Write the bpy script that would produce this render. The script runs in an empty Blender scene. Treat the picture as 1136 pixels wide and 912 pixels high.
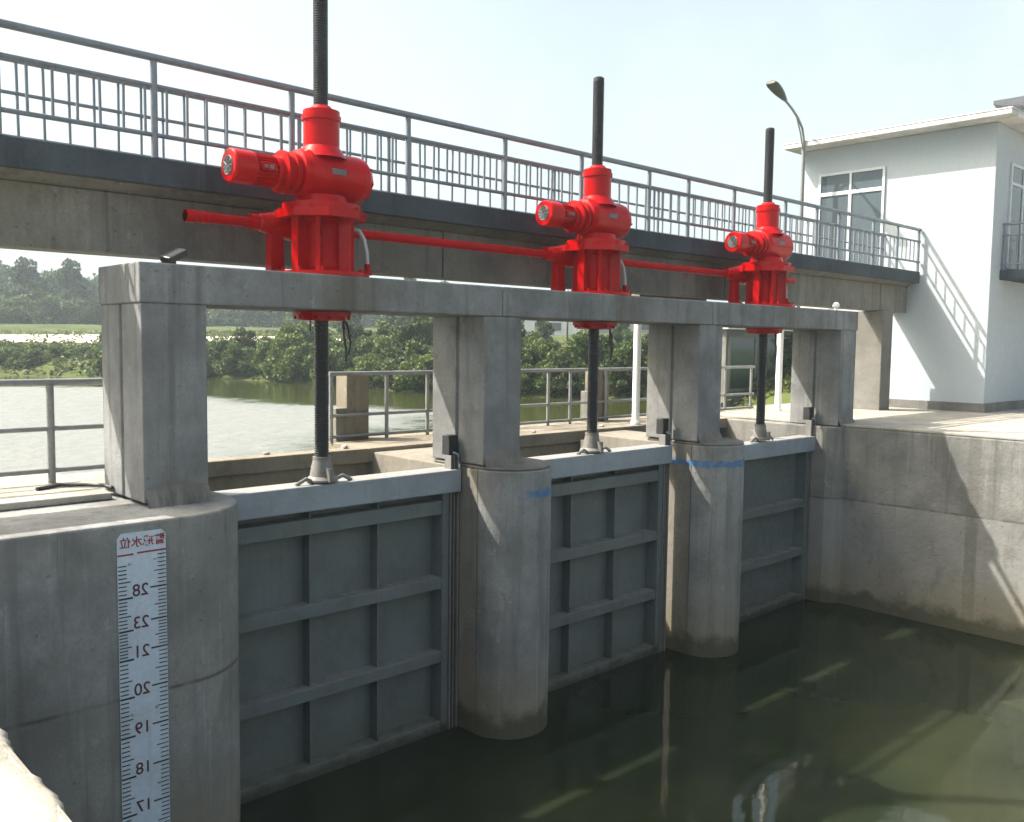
import bpy, bmesh, math, random
import numpy as np
from mathutils import Vector, Matrix
random.seed(7); rng = np.random.default_rng(11)
S = bpy.context.scene; COL = S.collection; R = math.radians; PI = math.pi
ZW = -2.95          # canal water
ZR = -1.0           # river water

# ------------------------------------------------------------------ materials
class NT:
    def __init__(s, name):
        s.m = bpy.data.materials.new(name); s.m.use_nodes = True
        s.t = s.m.node_tree; s.n = s.t.nodes; s.n.clear()
        s.out = s.n.new('ShaderNodeOutputMaterial'); s.b = s.n.new('ShaderNodeBsdfPrincipled')
        s.t.links.new(s.b.outputs[0], s.out.inputs[0])
        s.pos = s.n.new('ShaderNodeNewGeometry').outputs['Position']
    def L(s, a, b): s.t.links.new(a, b)
    def setin(s, sock, v):
        if hasattr(v, 'links') or isinstance(v, bpy.types.NodeSocket): s.L(v, sock)
        else: sock.default_value = v
    def mapping(s, scale, vec=None, loc=(0, 0, 0), rot=(0, 0, 0)):
        n = s.n.new('ShaderNodeMapping'); s.L(vec or s.pos, n.inputs[0])
        n.inputs['Scale'].default_value = scale; n.inputs['Location'].default_value = loc; n.inputs['Rotation'].default_value = rot
        return n.outputs[0]
    def noise(s, scale, detail=5, rough=.55, vec=None, dist=0):
        n = s.n.new('ShaderNodeTexNoise'); s.L(vec or s.pos, n.inputs['Vector'])
        n.inputs['Scale'].default_value = scale; n.inputs['Detail'].default_value = detail
        n.inputs['Roughness'].default_value = rough; n.inputs['Distortion'].default_value = dist
        return n.outputs['Fac']
    def ramp(s, f, a, b, va=0., vb=1.):
        n = s.n.new('ShaderNodeMapRange'); s.setin(n.inputs[0], f)
        for i, v in enumerate((a, b, va, vb)): n.inputs[i + 1].default_value = v
        n.interpolation_type = 'SMOOTHSTEP'; return n.outputs[0]
    def math(s, op, a, b=0.):
        n = s.n.new('ShaderNodeMath'); n.operation = op
        s.setin(n.inputs[0], a); s.setin(n.inputs[1], b); return n.outputs[0]
    def mix(s, f, a, b, mode='MIX'):
        n = s.n.new('ShaderNodeMix'); n.data_type = 'RGBA'; n.blend_type = mode
        s.setin(n.inputs[0], f)
        for k, v in ((6, a), (7, b)):
            if isinstance(v, (tuple, list)): n.inputs[k].default_value = (*v[:3], 1)
            else: s.L(v, n.inputs[k])
        return n.outputs[2]
    def xyz(s, vec=None):
        n = s.n.new('ShaderNodeSeparateXYZ'); s.L(vec or s.pos, n.inputs[0]); return n.outputs
    def bump(s, h, strength=.3, dist=.01):
        n = s.n.new('ShaderNodeBump'); n.inputs['Strength'].default_value = strength; n.inputs['Distance'].default_value = dist
        s.L(h, n.inputs['Height']); s.L(n.outputs[0], s.b.inputs['Normal']); return n
    def fin(s, col, rough=.8, metal=0., spec=.3):
        if isinstance(col, (tuple, list)): s.b.inputs['Base Color'].default_value = (*col[:3], 1)
        else: s.L(col, s.b.inputs['Base Color'])
        s.setin(s.b.inputs['Roughness'], rough); s.b.inputs['Metallic'].default_value = metal
        s.b.inputs['Specular IOR Level'].default_value = spec
        return s.m

def concrete(name, base=(.30, .30, .29), dark=.62, streak=.5, warm=0., algae=False, blue=None, joints=(), vjoints=(), warm_y=None, patch=None, rust=()):
    t = NT(name); x, y, z = t.xyz()
    light = tuple(min(1, c * 1.22) for c in base); dk = tuple(c * dark for c in base)
    c = t.mix(t.ramp(t.noise(1.3, 8, .62), .3, .7), dk, light)
    c = t.mix(t.ramp(t.noise(.45, 4, .5, t.mapping((1, 1, 1), loc=(9, 3, 5))), .38, .66, 0, .55), c, (base[0] * .98, base[1] * .94, base[2] * .84))
    st = t.noise(1, 6, .6, t.mapping((7, 7, .33)))
    c = t.mix(t.math('MULTIPLY', t.ramp(st, .5, .72), streak), c, tuple(v * .42 for v in base))
    st2 = t.noise(1, 4, .6, t.mapping((13, 13, .5), loc=(4, 1, 2)))
    c = t.mix(t.math('MULTIPLY', t.ramp(st2, .58, .75), streak * .6), c, tuple(v * 1.5 for v in base))
    fine = t.noise(38, 7, .75)
    c = t.mix(t.ramp(fine, .3, .75, .0, .5), c, tuple(v * .6 for v in base))
    spots = t.ramp(t.noise(5.5, 7, .75, t.mapping((1, 1, .7), loc=(2, 8, 1))), .6, .7)
    c = t.mix(t.math('MULTIPLY', spots, .45), c, tuple(v * 1.55 for v in base))
    if warm: c = t.mix(warm, c, (.30, .255, .19))
    if warm_y is not None:
        w = t.ramp(y, warm_y, warm_y + .012, 0, .5)
        c = t.mix(w, c, (.2, .165, .115))
        line = t.math('LESS_THAN', t.math('ABSOLUTE', t.math('SUBTRACT', y, warm_y)), .008)
        c = t.mix(t.math('MULTIPLY', line, .75), c, (.06, .055, .045))
    if patch is not None:      # old pour line: lower lift of a lighter cement
        w = t.ramp(t.math('ADD', z, t.math('MULTIPLY', t.noise(3), .06)), patch + .05, patch, 0, .45)
        c = t.mix(w, c, tuple(v * 1.32 for v in base))
    for rx_ in rust:           # brown oil and rust runs on the beam face below the hoists
        d = t.math('ABSOLUTE', t.math('SUBTRACT', t.math('ADD', x, t.math('MULTIPLY', t.math('SUBTRACT', t.noise(3.5, 6, .7), .5), .6)), rx_))
        c = t.mix(t.math('MULTIPLY', t.math('MULTIPLY', t.ramp(d, .42, .12), t.ramp(z, 1.46, 1.52, 0, .62)), t.ramp(st, .35, .6, .45, 1)), c, (.105, .088, .062))
    for j in joints:
        d = t.math('ABSOLUTE', t.math('SUBTRACT', t.math('ADD', z, t.math('MULTIPLY', t.noise(2.2), .03)), j + .015))
        l = t.math('MULTIPLY', t.ramp(d, .022, .004), t.ramp(t.noise(4), .35, .55, .25, .8)); c = t.mix(l, c, (.075, .07, .06))
    for j, wd in vjoints:
        d = t.math('ABSOLUTE', t.math('SUBTRACT', t.math('ADD', y, t.math('MULTIPLY', t.noise(3), .04)), j))
        l = t.math('MULTIPLY', t.ramp(d, wd, wd * .7), t.ramp(t.noise(2), .3, .6, .3, .65)); c = t.mix(l, c, (.11, .105, .09))
    if algae:
        e = t.math('ADD', z, t.math('MULTIPLY', t.noise(3.5, 6, .6), .55))
        c = t.mix(t.ramp(e, ZW + 1.35, ZW + .5, 0, .5), c, (.20, .165, .085))
        c = t.mix(t.ramp(e, ZW + .62, ZW + .40, 0, .85), c, (.06, .06, .035))
    if blue is not None:
        d = t.math('ABSOLUTE', t.math('SUBTRACT', t.math('ADD', z, t.math('MULTIPLY', t.noise(9, 5), .10)), blue[0] + .05))
        bx = t.ramp(x, blue[1], blue[1] + .25)
        c = t.mix(t.math('MULTIPLY', t.math('MULTIPLY', t.ramp(d, .06, .025), bx), t.ramp(t.noise(14, 4), .34, .52, .3, .9)), c, (.06, .16, .33))
    bl = t.ramp(t.noise(2.6, 9, .72, t.mapping((1, 1, .45), loc=(11, 4, 6))), .52, .68, 0, .55); c = t.mix(bl, c, tuple(v * f_ for v, f_ in zip(base, (.5, .48, .44))))
    pits = t.ramp(t.noise(23, 3, .5, t.mapping((1, 1, 1), loc=(3, 3, 3))), .66, .73); c = t.mix(t.math('MULTIPLY', pits, .6), c, tuple(v * .35 for v in base))
    h = t.math('ADD', t.math('MULTIPLY', fine, .5), t.math('MULTIPLY', t.noise(7, 8, .65), 1.2))
    t.bump(h, .5, .02)
    return t.fin(c, .88, spec=.2)

def paint(name, col, dirt=.25, rough=.4, dcol=(.08, .07, .06), bump=.15, chips=None, metal=0, dust=0, spec=.5, wet=False):
    t = NT(name); x, y, z = t.xyz()
    c = t.mix(t.ramp(t.noise(2.2, 7, .6), .35, .72, 0, dirt), col, dcol)
    st = t.noise(1, 5, .6, t.mapping((16, 16, .7)))
    c = t.mix(t.ramp(st, .55, .72, 0, dirt * .8), c, dcol)
    c = t.mix(t.ramp(t.noise(26, 5, .7), .42, .7, 0, .22), c, tuple(min(1, v * 1.45) for v in col))
    if chips: c = t.mix(t.ramp(t.noise(19, 8, .75), .665, .69), c, chips)
    if dust:
        n = t.n.new('ShaderNodeNewGeometry'); nz = t.xyz(n.outputs['Normal'])[2]
        c = t.mix(t.math('MULTIPLY', t.ramp(nz, .4, .95), t.ramp(t.noise(6), .3, .6, dust * .4, dust)), c, (.26, .24, .21))
    if wet:
        e = t.math('ADD', z, t.math('MULTIPLY', t.noise(5, 6, .65), .3))
        c = t.mix(t.ramp(e, ZW + .62, ZW + .24, 0, .55), c, (.085, .085, .06)); c = t.mix(t.ramp(e, ZW + .27, ZW + .18, 0, .8), c, (.03, .034, .022))
        run = t.math('MULTIPLY', t.ramp(t.noise(1, 5, .65, t.mapping((9, 9, .45), loc=(5, 2, 7))), .6, .72), .5); c = t.mix(run, c, (.115, .085, .06))
    t.bump(t.noise(32, 5, .6), bump, .004)
    return t.fin(c, t.ramp(t.noise(9), .3, .7, rough * .75, min(1, rough * 1.35)), metal, spec)

M = {}
M['frame'] = concrete('frame_concrete', (.235, .238, .24), .58, .65, rust=(1.9, 5.75, 9.6))
M['pier'] = concrete('pier_concrete', (.26, .26, .257), .52, .7, algae=True, blue=(-.35, 3.7), warm_y=.09)
M['pier_far'] = concrete('far_pier_concrete', (.26, .259, .253), .52, .7, algae=True, blue=(-.34, 6.9), warm_y=.09)
M['left_wall'] = concrete('left_wall_concrete', (.27, .268, .26), .5, .7, algae=True, joints=(-1.35,))
M['right_wall'] = concrete('right_wall_concrete', (.205, .202, .192), .55, .7, algae=True, joints=(-1.22,), vjoints=((-2.07, .1),), patch=-1.22)
M['walk'] = concrete('walkway_concrete', (.21, .19, .16), .55, .6, warm=.2)
M['deckc'] = concrete('deck_concrete', (.20, .195, .175), .6, .6)
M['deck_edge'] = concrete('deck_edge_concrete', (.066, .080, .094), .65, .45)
M['pave'] = concrete('pavement_concrete', (.34, .32, .285), .7, .2)
M['mortar'] = concrete('mortar', (.22, .205, .185), .5, .2)
M['plinth'] = concrete('plinth_concrete', (.19, .185, .175), .6, .4)

M['roofc'] = concrete('roof_concrete', (.6, .6, .59), .8, .3)
M['red'] = paint('red_enamel', (.44, .0025, .004), .45, .2, (.19, .002, .003), .12, None, spec=.2)
M['red_old'] = paint('scuffed_red_enamel', (.38, .003, .004), .4, .4, (.14, .002, .003), .14, (.32, .09, .08), spec=.1)
M['screw'] = paint('oiled_steel', (.035, .038, .042), .4, .38, (.01, .01, .01), .1, metal=.35)
M['gate'] = paint('grey_gate_paint', (.112, .133, .134), .45, .48, (.055, .06, .056), .2, (.085, .06, .04), dust=.6, wet=True)
M['gate_top'] = paint('pale_gate_paint', (.25, .28, .315), .4, .5, (.13, .13, .12), .2, (.12, .1, .08), dust=.8)
M['steel'] = paint('railing_steel', (.19, .215, .25), .3, .42, (.06, .06, .06), .1, metal=.3)
M['rail2'] = paint('galvanised_steel', (.24, .245, .25), .4, .45, (.1, .09, .07), .1, metal=.35)
M['guide'] = paint('guide_steel', (.20, .195, .185), .5, .55, (.1, .08, .05), .2, metal=.2)
M['black'] = paint('black_rubber', (.02, .021, .023), .2, .5, (.04, .04, .035), .1)
M['fan'] = paint('fan_grille', (.13, .135, .14), .4, .45, (.05, .05, .05), .1)
M['plate'] = paint('name_plate', (.42, .43, .42), .3, .35, (.2, .19, .17), .05, metal=.6)
M['hose'] = paint('hose_grey', (.34, .36, .38), .3, .4, (.12, .12, .12), .1, metal=.3)
M['frame_white'] = paint('white_window_frame', (.46, .49, .52), .12, .4, (.3, .3, .3), .05)
M['gauge'] = paint('gauge_enamel', (.50, .57, .66), .32, .38, (.26, .27, .26), .05)
M['ink'] = paint('black_ink', (.015, .016, .02), .1, .5, (.05, .05, .05), .02)
M['redink'] = paint('red_ink', (.27, .012, .02), .25, .5, (.12, .03, .03), .02)
M['numink'] = paint('number_ink', (.075, .012, .018), .2, .5, (.15, .03, .04), .02)
M['lamp'] = paint('lamp_housing', (.06, .065, .06), .3, .4, (.03, .03, .03), .1)
M['house'] = paint('white_render', (.36, .40, .43), .10, .8, (.48, .49, .48), .3, spec=.2)
M['tile'] = paint('dark_roof_tiles', (.055, .06, .07), .4, .6, (.02, .02, .02), .3)
M['fact'] = paint('factory_cladding', (.33, .38, .44), .3, .6, (.2, .22, .24), .1)
M['fact2'] = paint('pale_cladding', (.62, .63, .63), .25, .6, (.35, .35, .34), .1)
M['bark'] = paint('bark', (.09, .07, .05), .4, .9, (.04, .03, .02), .4)
M['pvc'] = paint('white_pipe', (.82, .82, .8), .08, .4, (.5, .5, .47), .05)

def glass(name, col=(.03, .04, .042), rough=.06):
    t = NT(name); t.bump(t.noise(.9, 2), .04, .02)
    return t.fin(t.mix(t.noise(1.7, 3), col, tuple(c * 1.6 for c in col)), rough, 0, .6)
M['glass'] = glass('dark_window_glass'); M['glass2'] = glass('green_window_glass', (.028, .042, .036))
M['glass3'] = glass('door_glass', (.05, .065, .075), .1)

def water(name, col, col2, wave, strength, rough):
    t = NT(name)
    c = t.mix(t.ramp(t.noise(.38, 4, .55), .42, .66), col, col2)
    c = t.mix(t.ramp(t.noise(.9, 5, .6, t.mapping((1, 1, 1), loc=(7, 3, 0))), .56, .72, 0, .5), c, tuple(v * 1.5 for v in col2))
    h = t.math('ADD', t.noise(wave, 3, .5, t.mapping((1, 1.5, 1))), t.math('MULTIPLY', t.noise(wave * .22, 2), 1.6))
    t.bump(h, strength, .05)
    m = t.fin(c, rough, 0, .5); t.b.inputs['IOR'].default_value = 1.33
    return m
def murky(m):        # silt in the water scatters the light below the surface, so shadow edges go soft
    b = next(n for n in m.node_tree.nodes if n.type == 'BSDF_PRINCIPLED')
    b.subsurface_method = 'BURLEY'; b.inputs['Subsurface Weight'].default_value = 1
    b.inputs['Subsurface Radius'].default_value = (.8, 1, .55); b.inputs['Subsurface Scale'].default_value = .3
    return m
M['canal'] = water('canal_water', (.0125, .018, .0095), (.022, .027, .012), 2.0, .05, .04)
murky(M['canal'])
def river_mat():
    t = NT('river_water'); a = t.n.new('ShaderNodeAttribute'); a.attribute_name = 'ruffle_glare'
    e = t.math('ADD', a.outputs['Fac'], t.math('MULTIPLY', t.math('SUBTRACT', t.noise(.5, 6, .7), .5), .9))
    ruf_glare = t.ramp(e, .3, .75)
    c = t.mix(t.ramp(t.noise(.2, 4), .4, .6), (.030, .036, .008), (.040, .046, .012)); c = t.mix(ruf_glare, c, (.155, .16, .15))  # paler base on ruffled water paints in the white glare and glitter
    h = t.math('ADD', t.noise(2.4, 4, .6), t.math('MULTIPLY', t.noise(.6, 2), 1.2))
    bp = t.bump(h, .6, .05); t.L(t.math('ADD', t.math('MULTIPLY', ruf_glare, 1.0), .12), bp.inputs['Strength'])
    m = t.fin(c, t.math('ADD', t.math('MULTIPLY', ruf_glare, t.ramp(t.noise(1.1, 6, .75), .25, .7, .22, .5)), .07), 0, .5); t.b.inputs['IOR'].default_value = 1.33
    return m
M['river'] = river_mat()

def leaf(name, cols):
    t = NT(name)
    oi = t.n.new('ShaderNodeObjectInfo').outputs['Random']
    c = t.mix(t.ramp(t.noise(1.4, 4, .6), .35, .65), cols[0], cols[1])
    c = t.mix(t.ramp(t.noise(6, 2), .45, .7, 0, .7), c, cols[2])
    c = t.mix(t.math('MULTIPLY', oi, .45), c, tuple(v * .45 for v in cols[0]))
    m = t.fin(c, .55, 0, .3)
    tr = t.n.new('ShaderNodeBsdfTranslucent'); t.L(c, tr.inputs[0])
    mx = t.n.new('ShaderNodeMixShader'); mx.inputs[0].default_value = .3
    t.L(t.b.outputs[0], mx.inputs[1]); t.L(tr.outputs[0], mx.inputs[2]); t.L(mx.outputs[0], t.out.inputs[0])
    return m
M['leaf_a'] = leaf('bush_leaves', ((.055, .09, .018), (.10, .15, .03), (.17, .22, .055)))
M['leaf_b'] = leaf('dark_bush_leaves', ((.03, .05, .014), (.055, .082, .022), (.09, .12, .034)))
M['leaf_w'] = leaf('wood_leaves', ((.028, .06, .022), (.05, .09, .028), (.085, .12, .04)))
M['grassleaf'] = leaf('grass_blades', ((.06, .085, .018), (.11, .135, .03), (.16, .17, .055)))

def terrain_mat():
    t = NT('bank_ground'); x, y, z = t.xyz()
    g = t.mix(t.ramp(t.noise(.25, 6, .65), .35, .65), (.038, .055, .014), (.075, .09, .028))
    g = t.mix(t.ramp(t.noise(1.6, 5, .7), .5, .7, 0, .6), g, (.035, .05, .014))
    s = t.mix(t.noise(.8, 5), (.58, .50, .40), (.72, .66, .56))
    a = t.n.new('ShaderNodeAttribute'); a.attribute_name = 'sand'
    e = t.math('ADD', a.outputs['Fac'], t.math('MULTIPLY', t.math('SUBTRACT', t.noise(.32, 7, .7), .5), 1.7))
    c = t.mix(t.ramp(e, .5, .62), g, s)
    t.bump(t.noise(2, 6, .7), .5, .1)
    return t.fin(c, .95, 0, .1)
M['ground'] = terrain_mat()

# ------------------------------------------------------------------ mesh helpers
class MB:
    def __init__(s): s.bm = bmesh.new()
    def quad(s, vs, smooth=False):
        f = s.bm.faces.new(vs); f.smooth = smooth; return f
    def box(s, x0, x1, y0, y1, z0, z1):
        v = [s.bm.verts.new((x, y, z)) for z in (z0, z1) for x, y in ((x0, y0), (x1, y0), (x1, y1), (x0, y1))]
        for q in ((3, 2, 1, 0), (4, 5, 6, 7), (0, 1, 5, 4), (1, 2, 6, 5), (2, 3, 7, 6), (3, 0, 4, 7)): s.quad([v[i] for i in q])
        return s
    def prism(s, pts, z0, z1, axis='z', smooth=False, flare=0.):
        def P(a, b, c): return {'z': (a, b, c), 'y': (a, c, b), 'x': (c, a, b)}[axis]
        lo = [s.bm.verts.new(P(a, b, z0)) for a, b in pts]; hi = [s.bm.verts.new(P(a, b, z1)) for a, b in pts]
        n = len(pts)
        for i in range(n): s.quad((lo[i], lo[(i + 1) % n], hi[(i + 1) % n], hi[i]), smooth)
        s.quad(lo[::-1]); s.quad(hi); return s
    def lathe(s, prof, c=(0, 0, 0), axis='z', seg=32, a0=0, a1=2 * PI, cap=True):
        """prof: (radius, height) pairs along the axis"""
        full = abs(a1 - a0 - 2 * PI) < 1e-6; n = seg if full else seg + 1
        def P(r, h, a):
            u, v = r * math.cos(a), r * math.sin(a)
            p = {'z': (u, v, h), 'x': (h, u, v), 'y': (u, h, v)}[axis]
            return (p[0] + c[0], p[1] + c[1], p[2] + c[2])
        for (r0, h0), (r1, h1) in zip(prof, prof[1:]):
            A = [s.bm.verts.new(P(max(r0, 1e-4), h0, a0 + (a1 - a0) * i / seg)) for i in range(n)]
            B = [s.bm.verts.new(P(max(r1, 1e-4), h1, a0 + (a1 - a0) * i / seg)) for i in range(n)]
            for i in range(seg):
                j = (i + 1) % n; s.quad((A[i], A[j], B[j], B[i]), True)
        if cap:
            for r, h in (prof[0], prof[-1]):
                if r > 2e-4: s.quad([s.bm.verts.new(P(r, h, a0 + (a1 - a0) * i / seg)) for i in range(n)])
        return s
    def tube(s, pts, r, seg=10, cap=True):
        pts = [Vector(p) for p in pts]; rr = r if isinstance(r, (list, tuple)) else [r] * len(pts)
        rings = []; up = Vector((0, 0, 1))
        for i, p in enumerate(pts):
            d = (pts[min(i + 1, len(pts) - 1)] - pts[max(i - 1, 0)]).normalized()
            a = d.cross(up)
            if a.length < 1e-3: a = d.cross(Vector((0, 1, 0)))
            a.normalize(); b = d.cross(a)
            rings.append([s.bm.verts.new(p + (a * math.cos(k * 2 * PI / seg) + b * math.sin(k * 2 * PI / seg)) * rr[i]) for k in range(seg)])
        for A, B in zip(rings, rings[1:]):
            for k in range(seg): s.quad((A[k], A[(k + 1) % seg], B[(k + 1) % seg], B[k]), True)
        if cap: s.quad([s.bm.verts.new(v.co) for v in rings[0]][::-1]); s.quad([s.bm.verts.new(v.co) for v in rings[-1]])
        return s
    def build(s, name, mat, parent=None, bevel=0, segs=2, rough=0):
        bmesh.ops.recalc_face_normals(s.bm, faces=s.bm.faces)
        me = bpy.data.meshes.new(name); s.bm.to_mesh(me); s.bm.free()
        me.materials.append(M[mat] if isinstance(mat, str) else mat)
        o = bpy.data.objects.new(name, me); COL.objects.link(o)
        if parent is not None: o.parent = parent
        if bevel:
            b = o.modifiers.new('bevel', 'BEVEL'); b.width = bevel; b.segments = segs; b.limit_method = 'ANGLE'; b.angle_limit = R(40)
            b.harden_normals = False
        return o

def tag(o, label=None, cat=None, group=None, kind=None):
    if label: o['label'] = label
    if cat: o['category'] = cat
    if group: o['group'] = group
    if kind: o['kind'] = kind
    return o
def empty(name, loc, label, cat, group=None, rz=0):
    o = bpy.data.objects.new(name, None); COL.objects.link(o); o.location = loc; o.rotation_euler.z = rz
    o.empty_display_size = .2
    return tag(o, label, cat, group)
def copy_tree(o, parent=None):
    c = o.copy(); COL.objects.link(c)
    if parent is not None: c.parent = parent
    for ch in list(o.children): copy_tree(ch, c)
    return c
def arc(cx, cy, r, a0, a1, n): return [(cx + r * math.cos(R(a0 + (a1 - a0) * i / n)), cy + r * math.sin(R(a0 + (a1 - a0) * i / n))) for i in range(n + 1)]

# ------------------------------------------------------------------ setting: water, ground
BANK = [(-400, 75), (-120, 66), (-40, 58), (0, 55), (11.5, 51), (14.7, 44.5), (19.6, 41.7), (22.0, 34.4), (21.3, 25), (24.2, 18.3), (26.6, 14.3), (22.8, 9.4), (18, 5.8), (16.5, 4.5), (14.5, 3.6), (13.2, 3.3), (13.2, -60)]
def bank_dist(X, Y):
    D = np.full(X.shape, 1e9)
    for (ax, ay), (bx, by) in zip(BANK, BANK[1:]):
        dx, dy = bx - ax, by - ay; t = np.clip(((X - ax) * dx + (Y - ay) * dy) / (dx * dx + dy * dy), 0, 1)
        D = np.minimum(D, np.hypot(X - ax - t * dx, Y - ay - t * dy))
    # inside (water side) by winding with polygon closed to the south-west
    poly = BANK + [(-400, -60)]; inside = np.zeros(X.shape, bool); n = len(poly)
    for i in range(n):
        (x1, y1), (x2, y2) = poly[i], poly[(i + 1) % n]
        if y1 == y2: continue
        c = ((y1 > Y) != (y2 > Y)) & (X < (x2 - x1) * (Y - y1) / (y2 - y1) + x1); inside ^= c
    return np.where(inside, -D, D)
def sm(a, b, v): t = np.clip((v - a) / (b - a), 0, 1); return t * t * (3 - 2 * t)
def height(X, Y):
    d = bank_dist(X, Y)
    far = sm(20, 42, Y)
    land = np.where(d < 2.5, -1 + .32 * d, -.2) * 1.0
    up = .0 + np.where(d > 2.5, 1.55 * sm(2, 20, d) + 1.3 * sm(22, 60, d) + 2.2 * sm(60, 130, d), 0)
    z = np.where(d < 0, -1 + .35 * np.maximum(d, -4), land + far * up + .12 * np.sin(X * .35) * np.sin(Y * .3) * sm(2, 8, d) * far)
    # right bank by the gatehouse is flat fill
    z = np.where((d >= 0) & (far <= 0), np.maximum(-1 + .5 * d, -1) * (d < 1.7) + (d >= 1.7) * -.16, z)
    # canal and the near banks downstream
    down = Y < 1.0
    z = np.where(down & (X < -2.2), -.62, z)
    z = np.where(down & (X >= -2.2) & (X <= 12.5), -4.2, z)
    z = np.where(down & (X > 12.5), -.16, z)
    return z
def axis(parts): return np.unique(np.concatenate([np.arange(a, b, s) for a, b, s in parts]))
gx = axis([(-420, -60, 12), (-60, 8, 3), (8, 100, .9), (100, 160, 4), (160, 441, 14)])
gy = axis([(-140, -10, 10), (-10, 8, 1), (8, 90, .9), (90, 150, 3), (150, 471, 14)])
GX, GY = np.meshgrid(gx, gy); GZ = height(GX, GY); GD = bank_dist(GX, GY)
nx, ny = len(gx), len(gy)
V = np.stack([GX, GY, GZ], -1).reshape(-1, 3)
idx = np.arange(nx * ny).reshape(ny, nx)
F = np.stack([idx[:-1, :-1], idx[:-1, 1:], idx[1:, 1:], idx[1:, :-1]], -1).reshape(-1, 4)
me = bpy.data.meshes.new('ground'); me.from_pydata(V.tolist(), [], F.tolist())
for p in me.polygons: p.use_smooth = True
sand = sm(11, 15, GD) * (1 - sm(25, 31, GD)) * sm(36, 46, GY)
sand = np.maximum(sand, .35 * (1 - np.abs(GD - 3) / 4) * sm(55, 62, GY))
me.attributes.new('sand', 'FLOAT', 'POINT').data.foreach_set('value', sand.reshape(-1).astype(np.float32))
me.materials.append(M['ground'])
ground = bpy.data.objects.new('ground', me); COL.objects.link(ground); tag(ground, kind='structure', label='far river bank with grass and pale sand', cat='ground')
rx = axis([(-420, -60, 20), (-60, -10, 4), (-10, 31, 1)]); ry = axis([(2.25, 60, 1.1), (60, 91, 5)])
RX, RY = np.meshgrid(rx, ry); n_ = len(rx); idx = np.arange(n_ * len(ry)).reshape(len(ry), n_)
me = bpy.data.meshes.new('river')
me.from_pydata(np.stack([RX, RY, RX * 0 + ZR], -1).reshape(-1, 3).tolist(), [], np.stack([idx[:-1, :-1], idx[:-1, 1:], idx[1:, 1:], idx[1:, :-1]], -1).reshape(-1, 4).tolist())
me.attributes.new('ruffle_glare', 'FLOAT', 'POINT').data.foreach_set('value', sm(5, 13, -bank_dist(RX, RY)).reshape(-1).astype(np.float32))
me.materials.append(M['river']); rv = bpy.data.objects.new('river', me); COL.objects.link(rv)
tag(rv, 'calm green river behind the sluice', 'river', kind='structure')
mb = MB(); mb.quad([mb.bm.verts.new(v) for v in ((-2, -60, ZW), (11.6, -60, ZW), (11.6, 2.1, ZW), (-2, 2.1, ZW))])
tag(mb.build('canal_water', 'canal'), 'dark olive water below the gates', 'water', kind='structure')

# ------------------------------------------------------------------ abutments, piers, frame
def pier_poly(x0, x1, yn, back, n=20):
    r = (x1 - x0) / 2; cx = (x0 + x1) / 2
    return [(x1, back)] + [(x0, back)] + arc(cx, yn + r, r, 180, 360, n)
ab = empty('abutment_wall', (-2, 0, -5), 'grey concrete left bank wall with rounded corner carrying the white water gauge', 'wall')
ab.location = (0, 0, 0)
pts = [(.761, 2.2), (-14, 2.2), (-14, -.52), (.111, -.52)] + arc(.111, .13, .65, -90, 0, 12)[1:]
w = MB().prism(pts, -4.4, -.08).build('wall', 'left_wall', ab, .018)
mb = MB().box(-14, -.06, .5, 2.15, -.076, -.02); mb.build('deck_slab', 'pave', ab, .012)
wing = tag(MB().prism([(-1.66, -.53), (-14, -.53), (-14, -40), (-1.70, -40)], -4.4, -.5).build('wing_wall', 'pave', None, .03), 'rough pale bank wall top catching sun in the bottom left corner', 'wall')
# crumbled edge on the wing wall
sub = wing.modifiers.new('d', 'DISPLACE'); tx = bpy.data.textures.new('crumble', 'CLOUDS'); tx.noise_scale = .09
wing.modifiers.remove(sub)
mb = MB(); yy = np.arange(-5.2, -.6, .045)
rows = []
for y in yy:
    e = -1.655 + .02 * math.sin(y * 9) + random.uniform(-.012, .006); zz = -.497 + random.uniform(-.003, .006)
    rows.append([mb.bm.verts.new(p) for p in ((e - .2, y, -.496), (e - .1 + random.uniform(-.02, .02), y, zz + .006), (e - .035, y, zz), (e, y, zz - .03), (e + .004, y, zz - .09), (e - .02, y, zz - .2))])
for A, B in zip(rows, rows[1:]):
    for k in range(5): mb.quad((A[k], B[k], B[k + 1], A[k + 1]), True)
mb.build('crumbled_edge', 'pave', wing)

for k, (x0, x1, lab, mt) in enumerate(((3.5, 4.43, 'round nosed concrete pier with a short blue paint smear between the two nearer gates', 'pier'), (7.28, 8.19, 'round nosed concrete pier with a full blue paint band beside the farthest gate', 'pier_far'))):
    p = empty('sluice_pier', ((x0 + x1) / 2, .5, -4.4), lab, 'pier')
    q = pier_poly(x0, x1, -.35, 2.2); cx = (x0 + x1) / 2
    o = MB().prism([(a - cx, b - .5) for a, b in q], 0, 4.4 - .1).build('body', mt, p, .014)
    cap = pier_poly(x0 + .012, x1 - .012, -.338, .86)
    MB().prism([(a - cx, b - .5) for a, b in cap], 4.3, 4.4 - .06).build('cap_screed', 'mortar', p, .02)

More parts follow.
